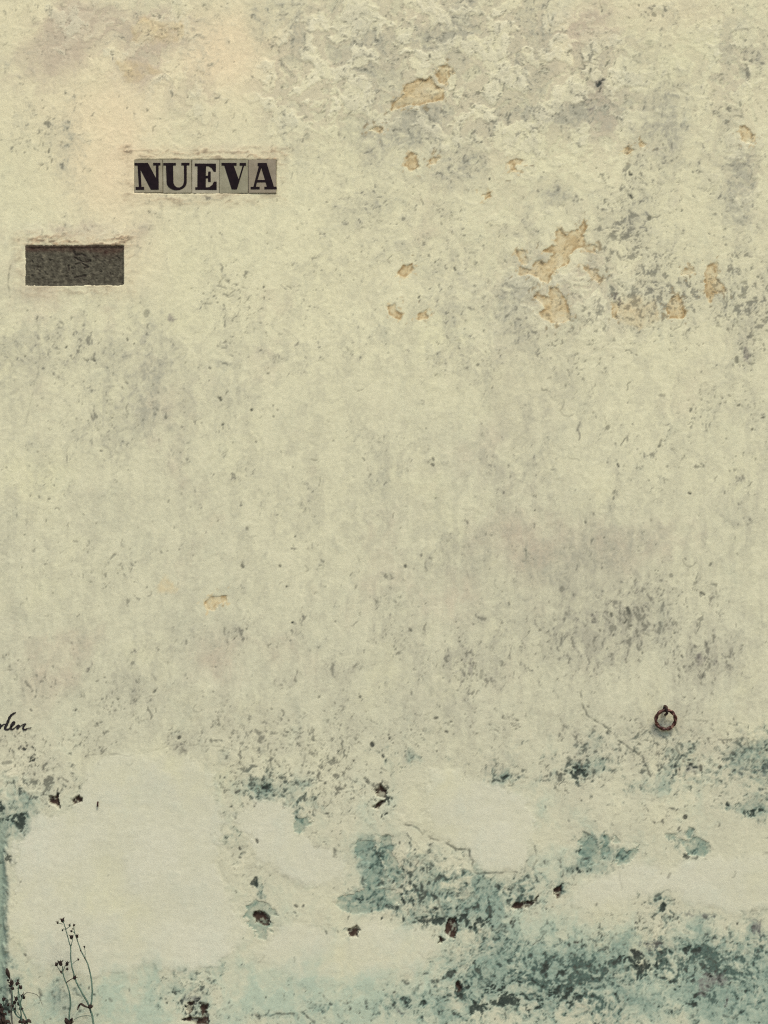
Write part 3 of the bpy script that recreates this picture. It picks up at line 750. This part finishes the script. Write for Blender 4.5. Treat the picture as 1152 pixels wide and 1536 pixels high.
# ------------------------------------------------------------------ street name in ceramic letter tiles
def zl(pts): return [(180 + a / 4.114, 200 + b / 4.114) for a, b in pts]
def arc(cx, cy, rx, ry, a0, a1, n=10):
    return [(cx + rx * math.cos(math.radians(a0 + (a1 - a0) * k / n)), cy + ry * math.sin(math.radians(a0 + (a1 - a0) * k / n))) for k in range(n + 1)]
LETTERS = {
 'N': [[(91,184),(174,184),(223,278),(223,199),(206,199),(206,184),(251,184),(251,199),(239,199),(239,349),(191,349),(128,226),(133,332),(149,332),(149,349),(97,349),(97,332),(117,332),(110,199),(91,199)]],
 'U': [[(269,184),(346,184),(346,199),(329,199),(330,300)] + arc(362,300,32,36,180,25,9)[1:] + [(396,298),(396,199),(380,199),(380,184),(430,184),(430,199),(413,199),(412,305)] + arc(350,303,62,49,0,180,14)[1:] + [(288,290),(285,199),(269,199)]],
 'E': [[(461,187),(592,187),(592,237),(578,237),(566,216),(548,204),(531,203),(530,262),(543,262),(545,236),(560,236),(560,300),(545,300),(543,278),(530,278),(530,334),(552,332),(570,318),(580,298),(597,298),(597,349),(465,349),(465,333),(478,333),(478,203),(461,203)]],
 'V': [[(627,184),(720,184),(720,200),(702,200),(733,284),(757,200),(739,200),(739,184),(778,184),(778,200),(767,200),(722,347),(690,347),(644,200),(627,200)]],
 'A': [[(850,184),(906,184),(950,331),(967,331),(967,347),(891,347),(891,331),(906,331),(899,304),(845,304),(839,331),(862,331),(862,347),(806,347),(806,331),(823,331),(857,205),(850,200)],
       [(849,289),(895,289),(873,214)]],
}
TILES = [('N', (86,163,263,368)), ('U', (266,161,441,370)), ('E', (444,162,612,371)), ('V', (613.5,164,790,371)), ('A', (792.5,161,964,370))]
tile_cols = [(142,135,110), (147,141,116), (155,149,125), (137,133,107), (135,125,103)]

def tile_mat(k, c):
    m, n, l, b = new_mat('glazed_tile', .45, .3)
    tc = n.new('ShaderNodeTexCoord').outputs['Object']
    f = noise_node(n, l, tc, 22, 5, .65)
    g = noise_node(n, l, tc, 260, 3, .6)
    lo = lin(*[x - 14 for x in c]); hi = lin(*[min(x + 9, 255) for x in c])
    col = ramp_node(n, l, f, [(.32, lo), (.66, hi)])
    col = mix_node(n, l, math_node(n, l, 'MULTIPLY', math_node(n, l, 'GREATER_THAN', g, .66), .35), col, lin(96, 88, 72))
    l.new(col, b.inputs['Base Color'])
    l.new(bump_node(n, l, f, .003, .5), b.inputs['Normal'])
    return m
glaze, n, l, b = new_mat('manganese_glaze', .6, .08)
tc = n.new('ShaderNodeTexCoord').outputs['Object']
l.new(ramp_node(n, l, noise_node(n, l, tc, 60, 5, .7), [(.35, lin(18, 10, 14)), (.75, lin(34, 22, 25))]), b.inputs['Base Color'])

sx, sz = wall_xz(308, 290)
sign = empty('street_name_sign', (sx, 0, sz), 'street name NUEVA in five grey ceramic tiles with black serif letters', 'sign')
tr = random.Random(4)
for k, (ch, (x0, y0, x1, y1)) in enumerate(TILES):
    (u0, v0), (u1, v1) = zl([(x0, y0), (x1, y1)])
    X0, Z1 = wall_xz(u0, v0); X1, Z0_ = wall_xz(u1, v1)
    yf = -.0015 + tr.uniform(-.0012, .0012)
    tm = tile_mat(k, tile_cols[k])
    t = box_mesh('tile', (X0, yf, Z0_), (X1, .021, Z1), tm, None, .0016)
    place(t, sign)
    polys = [[Vector((wall_xz(*p)[0], 0, wall_xz(*p)[1])) for p in zl(P)] for P in LETTERS[ch]]
    tris = geometry.tessellate_polygon([[Vector((p.x, p.z, 0)) for p in P] for P in polys])
    flat = [p for P in polys for p in P]; nn = len(flat)
    yl, yb = yf - .0014, yf + .002
    vs_ = [(p.x, yl, p.z) for p in flat] + [(p.x, yb, p.z) for p in flat]
    fs = []
    for a, b_, c in tris:
        A, B, D = flat[a], flat[b_], flat[c]
        crs = (B.x - A.x) * (D.z - A.z) - (B.z - A.z) * (D.x - A.x)
        fs.append((a, b_, c) if crs > 0 else (a, c, b_))
    o_ = 0
    for P in polys:
        for i in range(len(P)):
            a, b_ = o_ + i, o_ + (i + 1) % len(P)
            fs.append((a, b_, b_ + nn, a + nn))
        o_ += len(P)
    lt = mesh_obj('letter', vs_, fs, glaze, None)
    lt['label'] = 'black serif letter ' + ch
    lt.parent = t
    bv = lt.modifiers.new('soft_edge', 'BEVEL'); bv.width = .0006; bv.segments = 1; bv.limit_method = 'ANGLE'
    # tiles sit a little crooked
    c = Vector(((X0 + X1) / 2, 0, (Z0_ + Z1) / 2))
    M_ = Matrix.Translation(c) @ Matrix.Rotation(math.radians(tr.uniform(-.5, .5)), 4, 'Y') @ Matrix.Rotation(math.radians(tr.uniform(-.5, .5)), 4, 'X') @ Matrix.Translation(-c)
    for oo in (t.data, lt.data): oo.transform(M_)

# ------------------------------------------------------------------ old plaque sunk into the wall
pm, n, l, b = new_mat('corroded_plaque', .85, .12)
tc = n.new('ShaderNodeTexCoord').outputs['Object']
f = noise_node(n, l, tc, 55, 5, .65); f2 = noise_node(n, l, tc, 26, 5, .6)
col = ramp_node(n, l, f, [(.28, lin(50, 45, 37)), (.5, lin(80, 77, 64)), (.76, lin(116, 111, 92))])
at_ = n.new('ShaderNodeAttribute'); at_.attribute_name = 'rust'
sp_ = n.new('ShaderNodeSeparateColor'); l.new(at_.outputs['Color'], sp_.inputs[0])
rf = math_node(n, l, 'MULTIPLY', sp_.outputs[0], f2)
col = mix_node(n, l, math_node(n, l, 'MULTIPLY', rf, .75), col, lin(72, 38, 30))
col = mix_node(n, l, sp_.outputs[1], col, lin(52, 46, 40))
l.new(col, b.inputs['Base Color'])
l.new(bump_node(n, l, f, .0025, .6), b.inputs['Normal'])

px0, py0, px1, py1 = 38.0, 368.0, 186.5, 428.5
bx, bz = wall_xz(112, 428)
plaque = empty('wall_plaque', (bx, 0, bz), 'dark grey corroded plaque with worn illegible relief, sunk into the plaster', 'plaque')
gu = np.linspace(px0, px1, 190); gv = np.linspace(py0, py1, 80)
PU, PV = np.meshgrid(gu.astype(F), gv.astype(F))
pn = fbm(PU / 9, PV / 8, 4, 140, .7); pf = gn(PU / 2.6, PV / 2.6, 141)
# worn characters: two rows of strokes and a raised figure between them
mark = np.zeros(PU.shape, F); mr = random.Random(9)
def pstroke(P, w, a):
    global mark
    d2 = np.full(PU.shape, 1e9, F)
    for (ax, ay), (bx_, by_) in zip(P[:-1], P[1:]):
        ex, ey = bx_ - ax, by_ - ay; L = max(ex * ex + ey * ey, 1e-6)
        t = np.clip(((PU - ax) * ex + (PV - ay) * ey) / L, 0, 1)
        d2 = np.minimum(d2, (PU - ax - t * ex) ** 2 + (PV - ay - t * ey) ** 2)
    mark = np.maximum(mark, a * (1 - sst(w - .6, w + .9, np.sqrt(d2) + pn * .8)))
for P in ([(110,376),(113,383),(122,381),(128,384)], [(112,386),(120,391),(128,393),(135,391)], [(113,396),(122,394),(131,400)], [(102,398),(103,405)], [(112,416),(122,414),(128,413)], [(126,402),(132,400)]):
    pstroke(P, 1.2, 1.0)
for _ in range(46):
    x, y = mr.uniform(44, 180), mr.choice([388, 404, 414]) + mr.uniform(-5, 5)
    th = mr.choice([0, 1.57, .9]) + mr.uniform(-.3, .3); L = mr.uniform(2, 5)
    pstroke([(x, y), (x + L * math.cos(th), y + L * math.sin(th))], mr.uniform(.6, 1.1), mr.uniform(.3, .8))
ph = .0018 * pn + .0010 * pf - .0030 * mark
ed = np.minimum(np.minimum(PU - px0, px1 - PU), np.minimum(PV - py0, py1 - PV))
ph += .003 * (1 - sst(2.0, 3.6, ed))                    # raised border
yv = .0035 - ph
pv_ = [((a - PW / 2) * S, float(y), Z0 + (PH - b_) * S) for a, b_, y in zip(PU.ravel(), PV.ravel(), yv.ravel())]
w_, h_ = 190, 80
pf_ = [(j * w_ + i, (j + 1) * w_ + i, (j + 1) * w_ + i + 1, j * w_ + i + 1) for j in range(h_ - 1) for i in range(w_ - 1)]
ring_idx = [i for i in range(w_)] + [j * w_ + w_ - 1 for j in range(1, h_)] + [(h_ - 1) * w_ + i for i in range(w_ - 2, -1, -1)] + [j * w_ for j in range(h_ - 2, 0, -1)]
base_n = len(pv_)
pv_ += [(pv_[i][0], .032, pv_[i][2]) for i in ring_idx]
R_ = len(ring_idx)
pf_ += [(ring_idx[(i + 1) % R_], ring_idx[i], base_n + i, base_n + (i + 1) % R_) for i in range(R_)]
slab = mesh_obj('slab', pv_, pf_, pm, None, True)
ra = slab.data.attributes.new('rust', 'FLOAT_COLOR', 'POINT')
rust = np.zeros((len(pv_), 4), F)
rr = (1 - sst(373, 381, PV)) + .9 * np.exp(-((PU - 160) / 18) ** 2 - ((PV - 377) / 9) ** 2)
rust[:base_n, 0] = np.clip(rr, 0, 1).ravel(); rust[:base_n, 1] = np.clip(mark * .8, 0, 1).ravel()
ra.data.foreach_set('color', rust.ravel())
place(slab, plaque)

# ------------------------------------------------------------------ iron tethering ring
iron = simple_mat('rusted_iron', lin(40, 22, 18), lin(78, 44, 34), 75, .5, .5, .0012, .3, lin(196, 158, 132))  # palest stop paints highlights as well as worn spots into the ring's iron
iron_dark = simple_mat('rusted_iron_dark', lin(30, 20, 17), lin(66, 38, 30), 70, .6, .4, .001, .3)
rc = at(998.5, 1079.5, -.024)
ringt = empty('iron_ring', at(999, 1064, 0), 'rusty twisted iron tethering ring hanging from a staple in the wall', 'ring')
NT, NP = 96, 14
RV, RF = [], []
R0, r0 = 14.6 * S, 2.55 * S
tilt = math.radians(14)
for k in range(NT):
    th = 2 * math.pi * k / NT
    for p in range(NP):
        ph_ = 2 * math.pi * p / NP
        r = r0 * (1 + .17 * math.cos(2 * ph_ - 9 * th) + .05 * math.sin(5 * th + p))
        x = (R0 + r * math.cos(ph_)) * math.sin(th); z = (R0 + r * math.cos(ph_)) * math.cos(th); y = r * math.sin(ph_)
        y2, z2 = y * math.cos(tilt) - z * math.sin(tilt), y * math.sin(tilt) + z * math.cos(tilt)
        RV.append((rc.x + x, rc.y + y2, rc.z + z2))
for k in range(NT):
    for p in range(NP):
        k2, p2 = (k + 1) % NT, (p + 1) % NP
        RF.append((k * NP + p, k * NP + p2, k2 * NP + p2, k2 * NP + p))
rg = mesh_obj('ring', RV, RF, iron, None, True); place(rg, ringt)
top = Vector((rc.x, rc.y - R0 * math.sin(tilt), rc.z + R0 * math.cos(tilt)))
sp_path = spline([(top.x - .001, .02, top.z + .016), (top.x - .001, -.012, top.z + .017), (top.x, top.y - .010, top.z + .013), (top.x + .001, top.y - .015, top.z), (top.x + .002, top.y - .010, top.z - .013), (top.x + .002, -.012, top.z - .018), (top.x + .002, .02, top.z - .018)], 5)
place(tube('staple', sp_path, .0056, iron_dark, None, 9), ringt)
place(tube('rose_plate', [(top.x, .006, top.z + .004), (top.x, -.002, top.z + .004), (top.x, -.0055, top.z + .004)], [.0105, .010, .007], iron_dark, None, 11), ringt)

# ------------------------------------------------------------------ nail left in the smooth repair
nl = at(147, 1206, wall_y(147, 1206))
nail = empty('nail', nl, 'small dark rusty nail bent down against the smooth plaster repair', 'nail')
bent = spline([(nl.x, nl.y + .012, nl.z + .009), (nl.x, nl.y - .004, nl.z + .008), (nl.x, nl.y - .007, nl.z + .002), (nl.x + .0005, nl.y - .007, nl.z - .008)], 4)
place(tube('shank', bent, [.0032] * (len(bent) - 1) + [.0022], iron_dark, None, 8), nail)
place(tube('nail_head', [(nl.x, nl.y - .0072, nl.z - .0075), (nl.x + .0003, nl.y - .0072, nl.z - .0105)], [.0044, .0036], iron_dark, None, 9), nail)

# ------------------------------------------------------------------ the end of a painted word
ink, n, l, b = new_mat('black_paint', .7, .2)
tc = n.new('ShaderNodeTexCoord').outputs['Object']
l.new(ramp_node(n, l, noise_node(n, l, tc, 260, 4, .7), [(.35, lin(22, 18, 20)), (.62, lin(44, 40, 40)), (.8, lin(118, 112, 98))]), b.inputs['Base Color'])
zw = lambda p: [(a / 9.6, 1040 + b_ / 9.6) for a, b_ in p]
STROKES = [  # path, half width (photo px) along it
 (zw([(-150,505),(-110,440),(-40,425),(5,455),(0,500),(-60,525),(-120,515),(-140,480)]), 1.5),
 (zw([(5,455),(28,468),(52,445)]), 1.4),
 (zw([(52,445),(90,440),(130,375),(165,320),(228,272)]), 1.2),
 (zw([(222,278),(175,305),(140,345),(110,420),(80,480),(72,510),(95,522),(130,515)]), 2.0),
 (zw([(130,515),(165,480),(200,440),(206,418),(190,420),(162,465),(155,505),(172,520),(205,505)]), 1.7),
 (zw([(205,505),(240,470),(272,452)]), .8),
 (zw([(274,452),(258,485),(246,516)]), 2.3),
 (zw([(250,510),(300,468),(350,440),(378,436)]), .7),
 (zw([(376,438),(345,468),(332,500),(345,522),(372,518),(395,505)]), 1.5),
 (zw([(395,505),(430,500),(455,492)]), .7),
]
wv_, wf_ = [], []
for si, (P, hw) in enumerate(STROKES):
    Q = spline([(a, 0, b_) for a, b_ in P], 5)
    base_i = len(wv_)
    for k, p in enumerate(Q):
        t = (Q[min(k + 1, len(Q) - 1)] - Q[max(k - 1, 0)]); t = t.normalized()
        nx_, nz_ = -t.z, t.x
        e = k / (len(Q) - 1)
        w = hw * (.55 + .45 * math.sin(math.pi * min(max(e, .08), .92))) * (1 + .18 * math.sin(k * 1.7 + si))
        yy = min(wall_y(p.x + a, p.z + b_) for a in (-1.5, 0, 1.5) for b_ in (-1.5, 0, 1.5)) - .0006 - .00025 * si
        for sgn in (-1, 1):
            x, z = wall_xz(p.x + nx_ * w * sgn, p.z + nz_ * w * sgn)
            wv_.append((x, yy, z))
    for k in range(len(Q) - 1):
        a = base_i + 2 * k
        wf_.append((a, a + 1, a + 3, a + 2))
word = mesh_obj('painted_lettering', wv_, wf_, ink, wall)
word['label'] = 'end of a word brushed in black cursive, reading olen'

# ------------------------------------------------------------------ dry weeds growing at the foot of the wall
stem_mat = simple_mat('dry_green_stem', lin(50, 70, 60), lin(98, 122, 104), 40, .8, .2)
grey_stem = simple_mat('grey_dead_stalk', lin(74, 74, 66), lin(112, 112, 100), 50, .9, .15)
husk = simple_mat('brown_seed_husk', lin(27, 20, 18), lin(52, 40, 34), 90, .85, .2, .001)
leaf_mat = simple_mat('withered_leaf', lin(30, 23, 20), lin(58, 45, 37), 60, .85, .2)
wr = random.Random(21)
def zpt(a, b_): return (a / 5.76, 1336 + b_ / 5.76)

def seed_head(c, size, parent, n=4):
    """a split pod: a drop-shaped body with pointed husks standing out of it"""
    bm = bmesh.new()
    ax = Vector((wr.uniform(-.5, .5), wr.uniform(-.5, .5), 1)).normalized()
    bmesh.ops.create_icosphere(bm, subdivisions=2, radius=size)
    for v in bm.verts:
        v.co *= 1 + wr.uniform(-.16, .16)
        v.co.z *= 1.25 if v.co.z < 0 else .95
        v.co.x *= .85
    for k in range(n):
        a = 6.283 * k / n + wr.uniform(-.4, .4); L = size * wr.uniform(.9, 1.7)
        d = Vector((math.cos(a), math.sin(a), wr.uniform(.3, 1.5))).normalized()
        s1 = d.orthogonal().normalized(); s2 = d.cross(s1)
        bs = [bm.verts.new(d * size * .4 + (s1 * math.cos(q) + s2 * math.sin(q)) * size * .42) for q in (0, 2.1, 4.2)]
        tp = bm.verts.new(d * (size * .7 + L))
        for i in range(3): bm.faces.new((bs[i], bs[(i + 1) % 3], tp))
    rot = Vector((0, 0, 1)).rotation_difference(ax).to_matrix().to_4x4()
    bm.transform(Matrix.Translation(c) @ rot)
    me = bpy.data.meshes.new('seed_head'); bm.to_mesh(me); bm.free()
    me.materials.append(husk)
    o = bpy.data.objects.new('seed_head', me); C.objects.link(o)
    return place(o, parent)

def stem(P, y0, y1, r0_, r1_, mat, parent, name='stem'):
    m = len(P)
    pts = [at(*zpt(*p), y0 + (y1 - y0) * k / (m - 1)) for k, p in enumerate(P)]
    Q = spline(pts, 5); L = len(Q) - 1
    Q = [q + Vector((wr.uniform(-.0007, .0007), wr.uniform(-.001, .001), 0)) for q in Q]
    return place(tube(name, Q, [1.3 * (r0_ + (r1_ - r0_) * k / L) for k in range(L + 1)], mat, None, 7), parent)

def leaf(P, y, w, parent, flat=.25):
    pts = spline([at(*zpt(*p), y + wr.uniform(-.012, .012)) for p in P], 4); L = len(pts) - 1
    return place(tube('leaf', pts, [w * (.25 + .85 * math.sin(math.pi * min(max(k / L, .04), .97))) for k in range(L + 1)], leaf_mat, None, 6, flat, .12), parent)

gy = -.075
basea = at(*zpt(772, 1790), gy); basea.z = 0
weed = empty('dry_weed', basea, 'tall dry weed with bare arching green stems and few brown seed heads', 'plant', 'dry weeds at the foot of the wall')
stem([(772,1800),(795,1500),(806,1152),(780,1030),(760,975),(700,868),(660,790),(640,725),(620,650),(610,575),(611,492),(590,420),(568,335),(545,262)], gy, gy - .02, .0036, .0013, stem_mat, weed)
stem([(786,1010),(797,860),(785,740),(760,640),(735,585),(700,520),(668,428),(645,365),(638,305)], gy - .005, gy + .015, .0028, .0011, stem_mat, weed)
stem([(740,1800),(650,1450),(600,1125),(609,960),(591,850),(565,780),(545,715),(542,650)], gy + .01, gy - .01, .0033, .0014, stem_mat, weed)
stem([(611,492),(626,430),(620,400)], gy - .015, gy - .018, .0014, .001, stem_mat, weed, 'branch')
stem([(735,585),(735,530),(729,485)], gy + .002, gy - .004, .0011, .0008, stem_mat, weed, 'branch')
stem([(540,722),(505,670),(488,636)], gy - .008, gy - .012, .0014, .001, stem_mat, weed, 'branch')
stem([(544,700),(560,655),(580,630)], gy - .008, gy - .002, .0014, .001, stem_mat, weed, 'branch')
stem([(570,797),(605,770),(645,750)], gy - .004, gy - .008, .0016, .0012, leaf_mat, weed, 'branch')
stem([(568,335),(600,310),(606,295)], gy - .018, gy - .02, .0012, .0009, stem_mat, weed, 'branch')
stem([(568,335),(548,330),(540,342)], gy - .018, gy - .02, .0011, .0009, stem_mat, weed, 'branch')
stem([(545,290),(515,283),(498,278)], gy - .02, gy - .02, .0011, .0009, stem_mat, weed, 'branch')
stem([(668,428),(668,410),(666,395)], gy + .006, gy + .004, .0011, .0009, stem_mat, weed, 'branch')
stem([(645,365),(625,352),(612,350)], gy + .01, gy + .008, .0011, .0009, stem_mat, weed, 'branch')
stem([(620,640),(650,612),(676,595)], gy - .01, gy - .014, .0009, .0007, stem_mat, weed, 'branch')
for (a, b_, sz_, n_) in [(541,256,.0085,5),(498,276,.005,4),(602,300,.0052,4),(640,297,.0048,4),(540,342,.0038,3),(616,351,.0046,4),(619,402,.0085,4),(666,393,.0066,5),(630,330,.003,3),(729,485,.0042,4),(676,594,.0045,3),(697,519,.0032,3),(734,584,.0034,3),
                       (488,636,.0072,4),(521,626,.0104,5),(578,631,.0078,5),(580,677,.0056,4),(528,702,.0048,4),(645,750,.0078,4),(611,500,.003,3)]:
    seed_head(at(*zpt(a, b_), gy - .012), sz_, weed, n_)
leaf([(670,1030),(680,1000),(700,980),(735,1000),(775,1008),(803,992)], gy - .01, .0064, weed, .5)
leaf([(760,1012),(780,1000),(800,1000)], gy - .012, .009, weed, .6)
leaf([(565,1100),(575,1125),(600,1150),(625,1175)], gy, .0095, weed, .5)
leaf([(625,1100),(610,1130),(590,1160)], gy - .006, .007, weed, .5)
leaf([(560,1140),(600,1150),(640,1130)], gy + .004, .006, weed, .5)
stem([(635,1120),(680,1092),(740,1080),(785,1085)], gy + .008, gy - .002, .001, .0009, stem_mat, weed, 'branch')

hy = -.11
baseb = at(*zpt(200, 1790), hy); baseb.z = 0
weed2 = empty('dry_weed', baseb, 'low bushy dry weed crowded with dark brown seed heads and withered leaves', 'plant', 'dry weeds at the foot of the wall')
for P, y1, r_, mt in [
  ([(205,1800),(235,1450),(212,1152),(150,1085),(112,1010),(106,900),(104,800)], .02, .0034, stem_mat), ([(200,1800),(205,1450),(188,1130),(176,1010),(158,930),(158,815)], -.01, .003, stem_mat),
  ([(215,1800),(255,1450),(236,1150),(202,1050),(178,975),(190,925),(196,905)], .0, .003, stem_mat), ([(190,1800),(140,1450),(110,1180),(96,1040),(100,930),(92,800),(78,725),(62,668)], .03, .0036, grey_stem),
  ([(170,1800),(60,1450),(20,1150),(25,1050),(32,940)], .02, .003, stem_mat), ([(170,1030),(172,930),(160,850),(172,835)], .0, .0016, stem_mat), ([(135,1070),(135,1000),(140,935)], .01, .0015, stem_mat),
  ([(120,1030),(90,1040),(70,985)], .01, .0013, stem_mat), ([(185,1100),(150,1050),(128,1022)], .01, .0013, stem_mat),
  ([(196,905),(240,880),(318,900),(350,945),(366,990)], .05, .0013, grey_stem)]:
    stem(P, hy, hy + y1, r_, r_ * .45, mt, weed2)
for (a, b_, sz_, n_) in [(100,797,.0095,5),(150,803,.0082,5),(155,774,.0045,4),(176,834,.008,5),(196,912,.0088,5),(207,924,.006,4),(140,935,.008,5),(124,966,.007,4),(110,996,.006,4),(32,940,.0078,5),(70,985,.006,4),(80,1046,.0055,4),(128,1021,.0052,4),(162,978,.0068,4),(190,1020,.005,4),(48,1065,.006,4),
                       (70,775,.005,3),(86,820,.0055,4),(110,845,.006,4),(20,1030,.008,5),(5,990,.007,5)]:
    seed_head(at(*zpt(a, b_), hy + wr.uniform(-.012, .02)), sz_, weed2, n_)
for P in ([(-10,1010),(10,1050),(35,1110),(30,1152)], [(0,1150),(20,1100),(40,1060)], [(-20,1060),(15,1090),(30,1140)], [(55,670),(66,710),(85,760)], [(160,1140),(190,1125),(225,1150)], [(30,1180),(60,1130),(90,1150)], [(205,1150),(240,1125),(270,1140)], [(-25,1120),(10,1130),(45,1170)], [(-30,980),(0,1010),(20,1060)]):
    leaf(P, hy, wr.uniform(.006, .011), weed2, .45)
